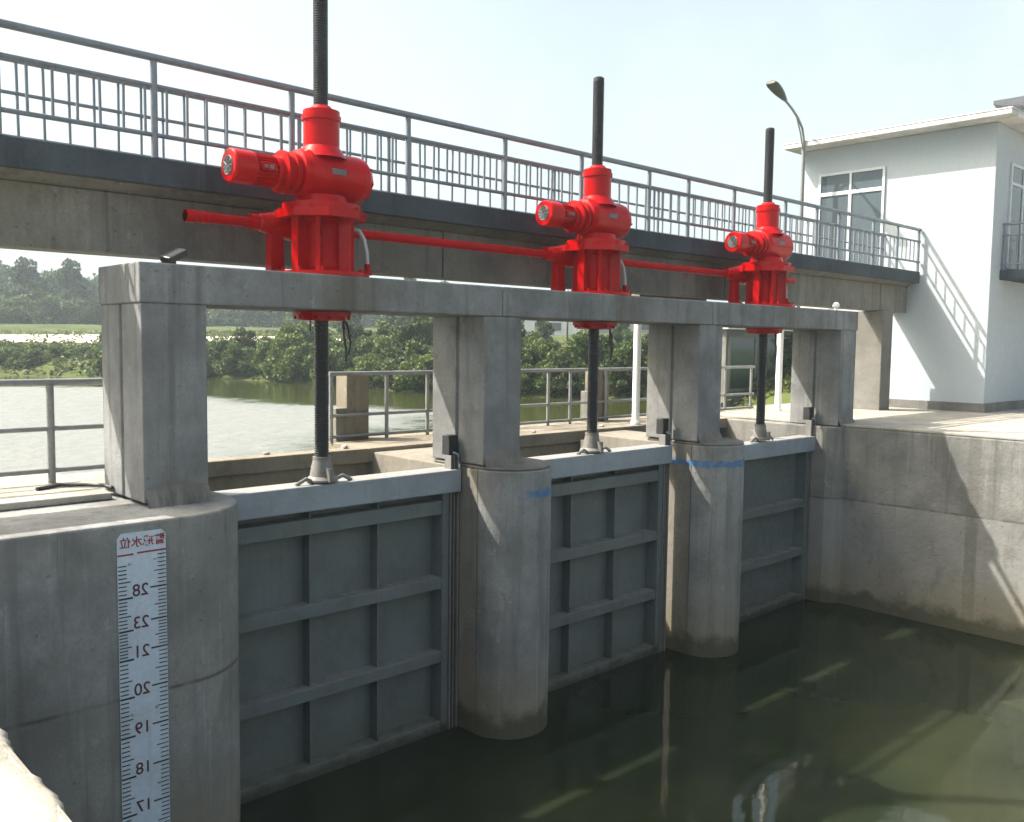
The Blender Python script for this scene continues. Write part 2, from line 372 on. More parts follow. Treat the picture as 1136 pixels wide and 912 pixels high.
rw = empty('retaining_wall', (11.2, 0, -4.4), 'sunlit concrete canal wall right of the gates, stained at the waterline', 'wall')
pts = [(11.0, 2.2), (11.0, .12), (11.05, .02), (11.2, -.1), (11.2, -40), (13.3, -40), (13.3, 2.2)]
MB().prism([(a - 11.2, b) for a, b in pts], 0, 4.4 - .06).build('wall', 'right_wall', rw, .02)
mb = MB(); vs = []
for a, b, z in ((11.205, -40, -.012), (40, -40, -.11), (40, 3.3, -.11), (11.205, 3.3, -.012)): vs.append((a, b, z))
top = [mb.bm.verts.new(v) for v in vs]; bot = [mb.bm.verts.new((v[0], v[1], v[2] - .045 if v[0] < 12 else v[2] - .3)) for v in vs]
mb.quad(top); mb.quad(bot[::-1])
for i in range(4): mb.quad((top[i], bot[i], bot[(i + 1) % 4], top[(i + 1) % 4]))
tag(mb.build('platform_pavement', 'pave', None, .012), 'pale concrete platform in front of the gatehouse', 'pavement', kind='structure')

fr = empty('hoist_frame', (0, 0, -.05), 'grey concrete portal frame of four columns and a long beam carrying the red hoists', 'frame')
CX = [0, 3.5, 7.27, 11.13]; CW = .523; ZB, ZT = 1.5, 1.81
for x in CX:
    g0, g1, gd = .40, .46, .028
    poly = [(x, 0), (x + CW, 0), (x + CW, g0), (x + CW - gd, g0 + .01), (x + CW - gd, g1 - .01), (x + CW, g1), (x + CW, .86), (x, .86), (x, g1), (x + gd, g1 - .01), (x + gd, g0 + .01), (x, g0)]
    c = MB().prism(poly, 0, ZB + .05).build('column', 'frame', fr, .012)
for a, b in ((-.012, 3.735), (3.743, 7.525), (7.533, 11.668)):
    MB().box(a, b, -.012, .872, ZB + .05, ZT + .05).build('beam', 'frame', fr, .014)
for x in CX:      # rough mortar skirts round the column feet
    mb = MB(); ring = []
    n = 26; per = [(x + CW * i / n, 0) for i in range(n + 1)]
    A, B, Cc = [], [], []
    for i, (px, py) in enumerate(per):
        hgt = .045 + .06 * max(0, math.sin(i / n * PI)) * random.uniform(.6, 1.1); out = .04 + .05 * random.random()
        A.append(mb.bm.verts.new((px, -.004, hgt + .05))); B.append(mb.bm.verts.new((px, -out * .45, hgt * .5 + .03))); Cc.append(mb.bm.verts.new((px, -out, -.03)))
    for P_, Q in ((A, B), (B, Cc)):
        for i in range(n): mb.quad((P_[i], P_[i + 1], Q[i + 1], Q[i]), True)
    mb.build('mortar_skirt', 'mortar', fr)

# ------------------------------------------------------------------ gates, guides, stems
GATES = [(.78, 3.345, 0., (1.70, 2.475), 'dark grey steel gate nearest the water gauge'), (4.45, 7.04, 0., (5.31, 6.13), 'dark grey steel gate between the two round nosed piers'), (8.21, 10.93, -.115, (), 'dark grey steel gate farthest away beside the right canal wall')]
for gx0, gx1, dz, vx, lab in GATES:
    g = empty('sluice_gate', ((gx0 + gx1) / 2, .5, ZW - .1), lab, 'gate', 'steel gates between the piers')
    ox, oy, oz = g.location
    def bx(name, a, b, c, d, e, f, mat='gate', bev=.006):
        return MB().box(a - ox, b - ox, c - oy, d - oy, e - oz, f - oz).build(name, mat, g, bev)
    bx('skin_plate', gx0, gx1, .56, .58, ZW - .1, -.2 + dz)
    bx('top_beam', gx0, gx1 + .12, .31, .6, -.355 + dz, -.115 + dz, 'gate_top', .012)
    rows_ = [(-.585, -.44), (-1.385, -1.262), (-2.185, -2.068), (ZW - .05, -2.835)]
    if dz: rows_ = rows_[1:]
    for a, b in rows_: # channel section: front flange, top and bottom lips
        mb = MB(); mb.box(gx0 - ox, gx1 - .085 - ox, .38 - oy, .395 - oy, a - oz, b - oz)
        mb.box(gx0 - ox, gx1 - .085 - ox, .395 - oy, .56 - oy, b - .015 - oz, b - oz); mb.box(gx0 - ox, gx1 - .085 - ox, .395 - oy, .56 - oy, a - oz, a + .015 - oz)
        mb.build('horizontal_beam', 'gate', g, .004)
    edges = [(-.44, -.355)] + [(rows_[i + 1][1], rows_[i][0]) for i in range(len(rows_) - 1)]
    for v in vx:
        for lo, hi in edges[0:]:
            hi2 = hi; mb = MB(); mb.box(v - ox, v + .018 - ox, .43 - oy, .56 - oy, lo + .002 - oz, hi2 - .002 - oz)
            mb.build('vertical_stiffener', 'gate', g)
    mb = MB(); mb.box(gx1 - .083 - ox, gx1 - ox, .372 - oy, .387 - oy, ZW - .1 - oz, -.36 + dz - oz); mb.box(gx1 - .083 - ox, gx1 - .068 - ox, .387 - oy, .56 - oy, ZW - .1 - oz, -.36 + dz - oz)
    mb.build('end_frame', 'gate', g, .004)
    # guide rail in the pier recess
    gr = empty('guide_rail', (gx1 + .07, .42, ZW - .1), {0.78: 'steel guide channel left of the short smeared pier', 4.45: 'steel guide channel left of the blue banded pier', 8.21: 'steel guide channel against the right canal wall'}[gx0], 'guide rail', 'gate guide rails')
    mb = MB(); hh = 3.05 + .03
    for a, b, c, d in ((-.055, .062, .03, .045), (-.055, -.04, -.06, .03), (.047, .062, -.06, .03), (.0, .012, -.05, .03)): mb.box(a, b, c, d, 0, hh)
    mb.build('channel', 'guide', gr, .003)
    MB().box(-.05, .075, -.02, .1, hh + .001, hh + .21).build('stop_post', 'black', gr, .008)
    MB().tube([(.03, -.085, 2.86), (.035, -.09, 2.98), (.03, -.085, hh + .01), (.0, -.03, hh + .03)], .014, 8).build('seal_strip', 'hose', gr)

STX = [(1.845, 4.75), (5.675, 4.42), (9.53, 4.47)]
labs = ['black screw stem nearest the camera, running out of the top of the photo', 'black screw stem through the middle red hoist, standing clear against the sky', 'black screw stem through the farthest red hoist near the street lamp']
for k, (sx, ztop) in enumerate(STX):
    dz = -.1 if k == 2 else 0
    z0 = -.1 + dz
    st = empty('screw_stem', (sx, .44, z0), labs[k], 'screw stem', 'threaded gate stems')
    prof = [(.068, .22)]; z = .24; pitch = .022
    while z < ztop - z0 - .06:
        prof += [(.061, z), (.0675, z + pitch * .2), (.0675, z + pitch * .62), (.061, z + pitch * .82)]; z += pitch
    prof += [(.066, z), (.066, ztop - z0 - .015), (.05, ztop - z0)]
    MB().lathe(prof, seg=20).build('threaded_rod', 'screw', st)
    mb = MB(); mb.lathe([(.15, .0), (.15, .02), (.115, .05), (.085, .2), (.085, .235)], seg=20)
    mb.box(-.02, .02, -.17, .17, 0, .13)
    mb.build('stem_bracket', 'guide', st, .004)
    for s_ in (-1, 1): MB().tube([(s_ * .1, -.02, .0), (s_ * .2, -.05, .04), (s_ * .3, -.04, -.01)], .02, 8).build('bracket_lug', 'guide', st)
# ------------------------------------------------------------------ hoists
def make_hoist():
    h = empty('gate_hoist', (STX[0][0], .43, ZT), 'tmp', 'hoist', 'red hoists on the concrete beam')
    mb = MB().lathe([(.44, .002), (.44, .04), (.36, .045)], seg=40)
    mb.build('base_flange', 'red', h)
    def bolts(n, fn, prof, ax='z', mat='red_old'):
        b0 = MB().lathe(prof, axis=ax, seg=6).build('bolt', mat, h); b0.location = fn(0)
        for k in range(1, n): q = b0.copy(); COL.objects.link(q); q.parent = h; q.location = fn(k)
    bolts(12, lambda k: (.4 * math.cos(k * PI / 6), .4 * math.sin(k * PI / 6), 0), [(.02, .04), (.02, .075)])
    bolts(10, lambda k: (.378 * math.cos(k * PI / 5 + .15), .378 * math.sin(k * PI / 5 + .15), .6), [(.014, .0), (.014, .028)])
    mb = MB().lathe([(.22, .04), (.175, .09), (.17, .48), (.22, .54)], seg=32)
    mb.build('pedestal_tube', 'red_old', h)
    for k in range(6):
        a = R((-176, -128, -52, 4, 60, 120)[k])
        m_ = MB(); m_.prism([(.13, .04), (.3, .04), (.285, .1), (.285, .48), (.3, .53), (.13, .53)], -.02, .02, 'y')
        if k in (0, 2): m_.box(.275, .297, -.05, .05, .05, .53)
        o = m_.build('pedestal_rib', 'red_old' if k % 2 else 'red', h, .004); o.rotation_euler.z = a
    mb = MB().lathe([(.36, .601), (.36, .66), (.25, .675), (.23, .74)], seg=44)
    mb.prism([(.415 * math.cos(R(22.5 + 45 * k)), .415 * math.sin(R(22.5 + 45 * k))) for k in range(8)], .527, .60)
    mb.build('top_flange', 'red', h)
    # worm gear housing, axis along the frame
    mb = MB().lathe([(.15, -.29), (.205, -.27), (.215, -.24), (.225, -.2), (.225, .34), (.215, .40), (.17, .455), (.09, .475), (.09, .5), (.055, .505), (.055, .54), (.01, .545)], (0, 0, .93), 'x', 44)
    mb.build('gear_housing', 'red', h)
    bolts(8, lambda k: (.41, .178 * math.cos(k * PI / 4 + .2), .93 + .178 * math.sin(k * PI / 4 + .2)), [(.016, 0), (.016, .04)], 'x')
    mb = MB().lathe([(.24, 1.08), (.2, 1.14), (.165, 1.19), (.165, 1.42), (.18, 1.425), (.18, 1.47), (.168, 1.475), (.168, 1.515), (.11, 1.53), (.085, 1.56), (.074, 1.56)], seg=36, cap=False)
    mb.build('stem_sleeve', 'red', h)
    mb = MB().lathe([(.19, -.30), (.19, -.34), (.165, -.345), (.165, -.39), (.19, -.395), (.19, -.43), (.135, -.44), (.125, -.48)], (0, 0, .915), 'x', 36)
    mb.build('coupling_ring', 'red_old', h)
    mt = MB().lathe([(.145, -.47), (.145, -.50), (.118, -.505), (.118, -.70), (.145, -.705), (.148, -.72), (.148, -.90), (.135, -.915)], (0, 0, .905), 'x', 36)
    for k in range(22):
        a = k * 2 * PI / 22; ca, sa = math.cos(a), math.sin(a)
        vs = []
        for xx in (-.505, -.70):
            for rr in (.116, .138):
                for off in (-.003, .003): vs.append(mt.bm.verts.new((xx, rr * ca - off * sa, .905 + rr * sa + off * ca)))
        for q in ((0, 1, 3, 2), (4, 6, 7, 5), (2, 3, 7, 6), (0, 2, 6, 4), (1, 5, 7, 3)): mt.quad([vs[i] for i in q])
    mo = mt.build('motor', 'red', h)
    mb = MB()
    for k in range(9):
        a = k * 2 * PI / 9; mb.tube([(-.919, .02 * math.cos(a), .905 + .02 * math.sin(a)), (-.919, .08 * math.cos(a + .5), .905 + .08 * math.sin(a + .5))], .006, 6)
    for r_ in (.03, .055, .08): mb.tube([(-.918, r_ * math.cos(i * PI / 10), .905 + r_ * math.sin(i * PI / 10)) for i in range(21)], .005, 6, False)
    mb.lathe([(.085, -.914), (.085, -.9165)], (0, 0, .905), 'x', 24)
    mb.build('fan_grille', 'fan', mo)
    MB().box(-.68, -.53, -.152, -.11, .88, .955).build('terminal_box', 'red_old', mo, .008)
    MB().box(-.655, -.62, -.156, -.153, .905, .93).build('motor_label', 'fan', mo)
    MB().box(-.605, -.565, -.156, -.153, .90, .935).build('motor_label', 'fan', mo)
    o = MB().box(-.075, .075, -.004, .004, -.026, .026).build('name_plate', 'fan', h, .003); o.location = (.05, -.2245, .95)
    # cross shaft gearbox behind the pedestal with its stand
    mb = MB().lathe([(.075, -.53), (.075, -.46), (.085, -.44), (.15, -.13), (.15, .12), (.12, .16), (.075, .18)], (0, .36, .50), 'x', 28)
    mb.box(-.14, .1, .12, .34, .38, .62)
    mb.build('shaft_gearbox', 'red', h)
    mb = MB().prism([(.30, .045), (.42, .045), (.40, .4), (.32, .4)], -.355, -.215, 'x'); mb.box(-.40, -.17, .27, .425, .002, .044)
    mb.build('gearbox_stand', 'red', h, .006)
    mb = MB().tube([(.31, -.06, .47), (.36, -.075, .46), (.405, -.09, .38), (.43, -.1, .26), (.44, -.1, .1)], .021, 10)
    for k in range(14):
        pass
    mb.build('flexible_conduit', 'hose', h)
    MB().lathe([(.045, .045), (.045, .07), (.03, .075), (.03, .15)], (.44, -.1, 0), seg=12).build('cable_gland', 'red_old', h)
    mb = MB().lathe([(.27, -.315), (.27, -.36), (.22, -.362), (.22, -.40), (.09, -.405)], seg=36)
    mb.build('under_flange', 'red', h)
    bolts(10, lambda k: (.245 * math.cos(k * PI / 5 + .1), .245 * math.sin(k * PI / 5 + .1), -.385), [(.016, 0), (.016, .025)])
    for p in ([(.17, -.1, -.37), (.175, -.1, -.52), (.19, -.11, -.66), (.2, -.1, -.78)], [(.21, -.05, -.36), (.25, -.06, -.48), (.275, -.06, -.6), (.25, -.07, -.72)], [(-.17, -.08, -.38), (-.175, -.08, -.5)]):
        MB().tube(p, .011 if p[0][0] > 0 else .007, 6).build('cable', 'black', h)
    return h
h0 = make_hoist(); hl = ['red screw hoist nearest the camera, largest of the three', 'red screw hoist over the middle gate, between the other two', 'red screw hoist farthest away, below the street lamp']
h0['label'] = hl[0]
for k in (1, 2):
    h = copy_tree(h0); h.location.x = STX[k][0]; h['label'] = hl[k]
def shaft(x0, x1, lab, flange=True):
    e = empty('transmission_shaft', (x0, .79, ZT + .49), lab, 'shaft', 'red shafts linking the hoists')
    MB().lathe([(.047, 0), (.047, x1 - x0)], axis='x', seg=20).build('pipe', 'red_old', e)
    if flange: MB().lathe([(.056, .0), (.056, .09), (.05, .095), (.05, .14), (.056, .145), (.056, .2), (.048, .205)], axis='x', seg=20).build('coupling', 'red_old', e)
shaft(.70, STX[0][0] - .5, 'short red pipe stub sticking out left of the nearest hoist')
shaft(STX[0][0] + .181, STX[1][0] - .5, 'long red shaft between the nearest and the middle hoist', False)
shaft(STX[1][0] + .181, STX[2][0] - .5, 'long red shaft between the middle and the farthest hoist', False)
shaft(STX[2][0] + .181, 10.95, 'short red pipe stub right of the farthest hoist', False)
# small fittings on the beam
e = empty('floodlight', (.42, .42, ZT), 'small black floodlight lying on the left end of the beam', 'floodlight')
MB().box(-.03, .03, -.03, .03, .002, .05).build('foot', 'black', e, .004)
o = MB().box(-.1, .1, -.06, .06, -.028, .028).build('housing', 'black', e, .01); o.location = (.02, 0, .1); o.rotation_euler = (.2, -.45, .3)
MB().tube([(-.02, 0, .04), (-.1, .02, .03), (-.16, .02, .012)], .009, 6).build('cable', 'black', e)
e = empty('security_camera', (11.5, .3, ZT), 'small white knob shaped camera on the right end of the beam', 'camera')
MB().lathe([(.04, .002), (.03, .05)], seg=14).build('base', 'pvc', e); MB().lathe([(.02, .05), (.055, .08), (.055, .12), (.03, .15), (.001, .155)], seg=18).build('dome', 'pvc', e)

# ------------------------------------------------------------------ footbridge
YB, YF = .95, 1.80; BX0, BX1 = -1.5, 16.27; ZD = 2.79
br = empty('footbridge', (8, 1.45, 0), 'long concrete footbridge behind the red hoists with a dark painted edge', 'bridge')
def bb(name, a, b, c, d, e, f, mat, bev=.012): return MB().box(a - 8, b - 8, c - 1.45, d - 1.45, e, f).build(name, mat, br, bev)
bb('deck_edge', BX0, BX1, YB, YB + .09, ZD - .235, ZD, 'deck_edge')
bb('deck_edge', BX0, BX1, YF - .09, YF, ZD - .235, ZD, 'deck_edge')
MB().prism([(YB + .092 - 1.45, ZD - .03), (YF - .092 - 1.45, ZD - .03), (YF - .092 - 1.45, ZD - .232), (1.53 - 1.45, ZD - .30), (1.22 - 1.45, ZD - .30), (YB + .092 - 1.45, ZD - .232)], BX0 - 8, BX1 - 8, 'x').build('deck_slab', 'deckc', br)
for a, b in ((-2.9, 3.9), (3.92, 9.6), (9.62, 15.05)):
    bb('girder', a, b, 1.2, 1.52, 1.96, ZD - .302, 'deckc')
bb('support_column', 14.95, 15.4, 1.08, 1.62, -.1, 1.955, 'plinth'); bb('support_column', 12.35, 12.75, 1.5, 1.9, -.06, 1.955, 'plinth') if False else None
bb('crosshead', 14.62, 15.55, .98, 1.8, 1.96, 2.47, 'deckc') if False else None
bb('sun_blocker', 7.9, 9.6, 1.525, 1.70, 1.90, ZD - .31, 'deckc')  # added block, keeps sun under the girder off the right canal wall
bb('end_girder', 15.07, 16.28, 1.2, 1.52, 1.96, ZD - .302, 'deckc')
bb('support_column', -2.9, -2.55, 1.2, 1.52, -.1, 1.955, 'plinth')
POSTS = [-1.45, -.7, .52, 1.85, 3.24, 4.65, 5.98, 7.36, 8.27, 9.45, 10.96, 12.0, 12.8, 14.16, 15.2, BX1 - .08]
def railing(name, y, zs, posts, x0, x1, lab, balz, step, mat, rp=.03, group=None):
    e = empty(name, ((x0 + x1) / 2, y, ZD), lab, 'railing', group); ox = (x0 + x1) / 2
    for nm, z, r in zs: MB().tube([(x0 - ox, 0, z), (x1 - ox, 0, z)], r, 12).build(nm, mat, e)
    pm = None
    for p in posts:
        if pm is None: o = MB().tube([(0, 0, 0), (0, 0, zs[0][1] - zs[0][2])], rp, 12).build('post', mat, e); pm = o
        else: o = pm.copy(); COL.objects.link(o)
        o.location = (p - ox, 0, 0); o.parent = e
    n = int((x1 - x0) / step); bm_ = None
    for k in range(n):
        x = x0 + step * (k + .5)
        if min(abs(x - p) for p in posts) < .06: continue
        if bm_ is None: o = MB().tube([(0, 0, balz[0]), (0, 0, balz[1])], .013, 8).build('baluster', mat, e); bm_ = o
        else: o = bm_.copy(); COL.objects.link(o)
        o.location = (x - ox, 0, 0); o.rotation_euler.y = random.uniform(-.012, .012); o.parent = e
    return e
railing('bridge_railing', YB + .025, (('handrail', .85, .034), ('upper_rail', .61, .021), ('lower_rail', .195, .021)), POSTS, BX0, BX1, 'grey tube railing along the near edge of the footbridge', (.19, .61), .185, 'steel')
railing('bridge_railing', YF - .05, (('handrail', .80, .026), ('upper_rail', .52, .017), ('lower_rail', .15, .017)), [p + .3 for p in POSTS[:-2:2]] + [BX1 - .1], BX0, BX1, 'grey tube railing along the river side of the footbridge', (0.01, .80), .21, 'steel', .022)

# left bank railing and river walkway
e = empty('bank_railing', (-1.2, 1.3, -.02), 'galvanised three bar railing on the left bank wall', 'railing')
for nm, z, r in (('handrail', .865, .03), ('middle_rail', .47, .022), ('lower_rail', .11, .022)): MB().tube([(-10, 0, z), (1.6, 0, z)], r, 12).build(nm, 'rail2', e)
for p in (-9.5, -8, -6.5, -5, -3.5, -2.0, -.6, .9): MB().tube([(p + .02, 0, 0), (p + .02, 0, .845)], .032, 12).build('post', 'rail2', e)
tag(MB().tube([(-.5, .95, -.005), (-.3, 1.02, .0), (-.12, .9, .0), (.0 - .03, .8, .0), (-.02, .62, .0)], .016, 8).build('hose', 'black'), 'black hose lying on the deck beside the left column', 'hose')

wk = empty('walkway', (6.5, 2.6, -.05), 'brown grey concrete walkway along the river behind the gates', 'walkway')
MB().box(3.452 - 6.5, 13.3 - 6.5, -.6, .55, -.17, 0).build('slab', 'walk', wk, .014)
MB().box(.765 - 6.5, 3.45 - 6.5, -.6, -.36, -.17, .0).build('parapet', 'walk', wk, .014)
MB().box(.765 - 6.5, 10.99 - 6.5, -.39, -.2, -4, -.172).build('breast_wall', 'walk', wk)
MB().box(.765 - 6.5, 10.99 - 6.5, -.47, -.392, -.42, -.172).build('haunch', 'walk', wk, .03)
e = empty('walkway_railing', (8, 2.85, -.05), 'galvanised three bar railing on the river walkway behind the gates', 'railing')
for nm, z, r in (('handrail', .86, .027), ('middle_rail', .33, .022), ('lower_rail', .06, .022)): MB().tube([(3.42 - 8, 0, z), (13.2 - 8, 0, z)], r, 12).build(nm, 'rail2', e)
for p in (3.45, 4.3, 4.98, 5.9, 6.6, 7.35, 7.85, 8.7, 9.55, 10.5, 11.3, 12.2, 13.1): MB().tube([(p - 8, 0, 0), (p - 8, 0, .84)], .026, 10).build('post', 'rail2', e)
e = empty('concrete_pedestal', (3.9, 2.96, -.05), 'square brown concrete pedestal on the walkway behind the nearest gate', 'pedestal')
MB().box(-.19, .15, -.07, .19, 0.0, .86).build('block', 'walk', e, .014)
b = MB().box(-.37, -.195, -.1, .19, .0, .42).build('control_box', 'deckc', e, .01)
MB().box(-.372 + .0, -.20, -.105, -.1005, .30, .36).build('vent', 'black', b)
e = empty('concrete_pedestal', (8.72, 2.96, -.05), 'brown concrete pedestal on the walkway behind the middle gate', 'pedestal')
MB().box(-.2, .12, -.07, .19, 0, .86).build('block', 'walk', e, .014); MB().box(-.34, -.205, -.1, .15, 0, .5).build('control_box', 'deckc', e, .01)
e = empty('concrete_pedestal', (11.6, 2.96, -.05), 'low pale concrete block on the walkway behind the farthest gate', 'pedestal')
MB().box(-.45, .35, -.07, .19, 0, .3).build('block', 'walk', e, .014); MB().box(-.1, .05, .0, .1, .301, .5).build('valve_stem', 'guide', e, .01)
for x, lab in ((8.64, 'white pipe standing behind the third concrete column'), (12.95, 'white pipe standing behind the farthest concrete column')):
    e = empty('white_pipe', (x, 2.15, -.045), lab, 'pipe')
    MB().lathe([(.06, 0), (.06, 2.5)], seg=18).build('pipe', 'pvc', e); MB().lathe([(.08, 0), (.08, .05)], seg=18).build('base_collar', 'pvc', e)

# ------------------------------------------------------------------ water gauge with mirrored writing
GXc, GY = -.225, -.5225
ga = empty('water_gauge', (GXc, GY, -2.6), 'tall white water level gauge with black ticks and dark red numbers', 'water gauge')
hw = .173; zt = -.15 + 2.6
MB().prism([(-hw, -.2), (hw, -.2), (hw, zt - .035), (hw - .03, zt), (-hw + .03, zt), (-hw, zt - .035)], -.006, 0.0, 'y').build('plate', 'gauge', ga)
def text(body, size, x, z, mat, name, xs=1., bold=0):
    cu = bpy.data.curves.new('t', 'FONT'); cu.body = body; cu.size = size; cu.align_x = 'CENTER'; cu.align_y = 'CENTER'; cu.extrude = .0004; cu.offset = bold
    o = bpy.data.objects.new('t', cu); COL.objects.link(o); bpy.context.view_layer.update()
    dg = bpy.context.evaluated_depsgraph_get(); me = bpy.data.meshes.new_from_object(o.evaluated_get(dg))
    bpy.data.objects.remove(o); bpy.data.curves.remove(cu)
    co = np.empty(len(me.vertices) * 3); me.vertices.foreach_get('co', co); co = co.reshape(-1, 3)
    new = np.stack([-co[:, 0] * xs + x, -.0075 - co[:, 2], co[:, 1] + z], -1); me.vertices.foreach_set('co', new.reshape(-1)); me.update()
    me.name = name; me.materials.clear(); me.materials.append(M[mat])
    q = bpy.data.objects.new(name, me); COL.objects.link(q); q.parent = ga; return q
text('警戒水位', .082, 0.005, -.225 + 2.6, 'redink', 'heading', 1., .0012)
NUM = [('28', -.575), ('23', -.812), ('21', -1.025), ('20', -1.304), ('19', -1.592), ('18', -1.893), ('17', -2.178)]
for s_, z in NUM: text(s_, .125, -.015, z + 2.6, 'numink', 'number', .95, .001)
mb = MB()
def tick(mbx, a, b, z, th): mbx.box(a, b, -.0082, -.0062, z + 2.6 - th / 2, z + 2.6 + th / 2)
tick(mb, -hw, -.06, -.305, .012); tick(mb, -.035, hw, -.30, .012); mb.build('red_line', 'redink', ga)
mb, mb2 = MB(), MB(); zs = [-.31] + [z for _, z in NUM] + [-2.46, -2.72]
for i in range(len(zs) - 1):
    z0, z1 = zs[i], zs[i + 1]; n = 9
    for k in range(1, n):
        zz = z0 + (z1 - z0) * k / n; l = .085 if k == 5 else .058
        if zz < -2.58: continue
        tick(mb, hw - .004 - l, hw - .004, zz + .01, .007); tick(mb2, -hw + .004, -hw + .004 + l, zz - .045, .008)
    if z1 > -2.5: tick(mb, .055, hw - .002, z1 + .01, .011); tick(mb2, -hw + .002, -.07, z1 - .045, .013)
mb.build('tick_column', 'ink', ga); mb2.build('tick_column', 'ink', ga)
for bx_, bz_ in ((-.15, -.35), (.15, -.34), (-.15, -1.45), (.15, -1.44)): q = MB().lathe([(.009, 0), (.009, -.008), (.004, -.01)], axis='y', seg=10).build('screw', 'plate', ga); q.location = (bx_ * .6, -.0062, bz_ + 2.6 - .02)

# ------------------------------------------------------------------ gatehouse
HX = 16.3; HY0, HY1 = -.4, 3.74
ho = empty('gatehouse', (HX, 1.6, -.1), 'white rendered two storey gatehouse with flat overhanging roof at the bridge end', 'building')
def hb(name, a, b, c, d, e, f, mat, bev=.01, par=None): return MB().box(a - HX, b - HX, c - 1.6, d - 1.6, e + .1, f + .1).build(name, mat, par or ho, bev)
hb('wall', HX, 23, HY0, HY1, -.1, 5.6, 'house', .015)
hb('plinth', HX - .025, 23.02, HY0 - .025, HY1 + .02, -.1, .15, 'plinth', .012)
rf = hb('roof', HX - .5, 23.4, HY0 - .4, HY1 + .16, 5.602, 5.70, 'roofc', .01)
hb('drip_edge', HX - .51, 23.4, HY0 - .41, HY1 + .17, 5.701, 5.725, 'frame_white', .004, rf)
def window_x(name, y0, y1, z0, z1, tz, my, glassm):   # on the bridge side face
    f = MB(); X0, X1 = HX - .02 - HX, HX - .001 - HX; T = .055
    def q(c, d, e, g): f.box(X0 - .02, X1, c - 1.6, d - 1.6, e + .1, g + .1)
    q(y0, y0 + T, z0, z1); q(y1 - T, y1, z0, z1); q(y0 + T + .001, y1 - T - .001, z1 - T, z1); q(y0 + T + .001, y1 - T - .001, z0, z0 + T)
    q(y0 + T + .001, y1 - T - .001, tz - .04, tz + .04); q(my - .035, my + .035, z0 + T + .001, tz - .041); q(my - .025, my + .025, tz + .041, z1 - T - .001)
    fo = f.build(name, 'frame_white', ho, .004)
    for a, b in ((y0 + T, my - .035), (my + .035, y1 - T)):
        for e_, g_ in ((z0 + T, tz - .04), (tz + .04, z1 - T)):
            MB().box(X0 + .004, X0 + .012, a - 1.6, b - 1.6, e_ + .1, g_ + .1).build('pane', glassm, fo)
    return fo
window_x('door', 1.77, 3.27, 2.76, 5.04, 4.58, 2.53, 'glass3')
f = MB(); X0, X1 = 17.06 - HX, 18.5 - HX; Yf = HY0 - 1.6
def q(a, b, e_, g_): f.box(a, b, Yf - .04, Yf - .001, e_ + .1, g_ + .1)
for a, b in ((X0, X0 + .06), (X1 - .06, X1), ((X0 + X1) / 2 - .03, (X0 + X1) / 2 + .03)): q(a, b, 2.85, 4.93)
q(X0 + .061, (X0 + X1) / 2 - .031, 4.87, 4.93); q(X0 + .061, (X0 + X1) / 2 - .031, 4.5, 4.56); q((X0 + X1) / 2 + .031, X1 - .061, 4.87, 4.93); q((X0 + X1) / 2 + .031, X1 - .061, 4.5, 4.56)
fo = f.build('balcony_door', 'frame_white', ho, .004); MB().box(X0 + .01, X1 - .01, Yf - .02, Yf - .012, 2.95, 5.02).build('pane', 'glass3', fo)
bal = MB().box(16.78 - HX, 20 - HX, Yf - .9, Yf - .001, 2.6 + .1, 2.79 + .1).build('balcony', 'deck_edge', ho, .01)
mb = MB(); bxs, yy0 = 16.83 - HX, Yf - .86
for z, r in ((.9, .026), (.68, .018), (.12, .018)):
    mb.tube([(bxs, Yf - .01, 2.89 + z), (bxs, yy0, 2.89 + z), (19.9 - HX, yy0, 2.89 + z)], r, 10)
for k in range(8): mb.tube([(bxs, Yf - .04 - .82 * k / 7, 2.89), (bxs, Yf - .04 - .82 * k / 7, 2.89 + (.9 if k in (0, 7) else .68))], .02 if k in (0, 7) else .011, 8)
for k in range(1, 24): mb.tube([(bxs + k * .13, yy0, 2.89), (bxs + k * .13, yy0, 2.89 + .68)], .011, 8)
mb.build('balcony_railing', 'steel', bal)
# tiled roof turret standing on the gatehouse roof
pv = empty('roof_pavilion', (20.6, -1.25, 5.77), 'dark tiled pavilion roof on top of the gatehouse at the right edge', 'pavilion')
pv.location = (20.6, -.6 + .0, 5.77)
mb = MB(); hwp = 1.35
lv = [(hwp + .0, .86), (hwp - .02, .80), (.9, 1.08), (.45, 1.42), (.06, 1.9)]
def sq(r, z, lift=0):
    out = []
    for i in range(4):
        a, b = [(-1, -1), (1, -1), (1, 1), (-1, 1)][i], [(1, -1), (1, 1), (-1, 1), (-1, -1)][i]
        for k in range(8):
            t = k / 8; out.append(mb.bm.verts.new(((a[0] * (1 - t) + b[0] * t) * r, (a[1] * (1 - t) + b[1] * t) * r, z + lift * (abs(t - .5) * 2) ** 3)))
    return out
ringp = [sq(.9, .74), sq(hwp, .76, .14), sq(hwp, .84, .14), sq(.9, 1.06, .03), sq(.45, 1.42), sq(.05, 1.9)]
for A, B in zip(ringp, ringp[1:]):
    for i in range(32): mb.quad((A[i], A[(i + 1) % 32], B[(i + 1) % 32], B[i]))
mb.quad(ringp[-1]); mb.build('tiled_roof', 'tile', pv)
MB().box(-.85, .85, -.85, .85, 0, .735).build('pavilion_wall', 'house', pv, .02)

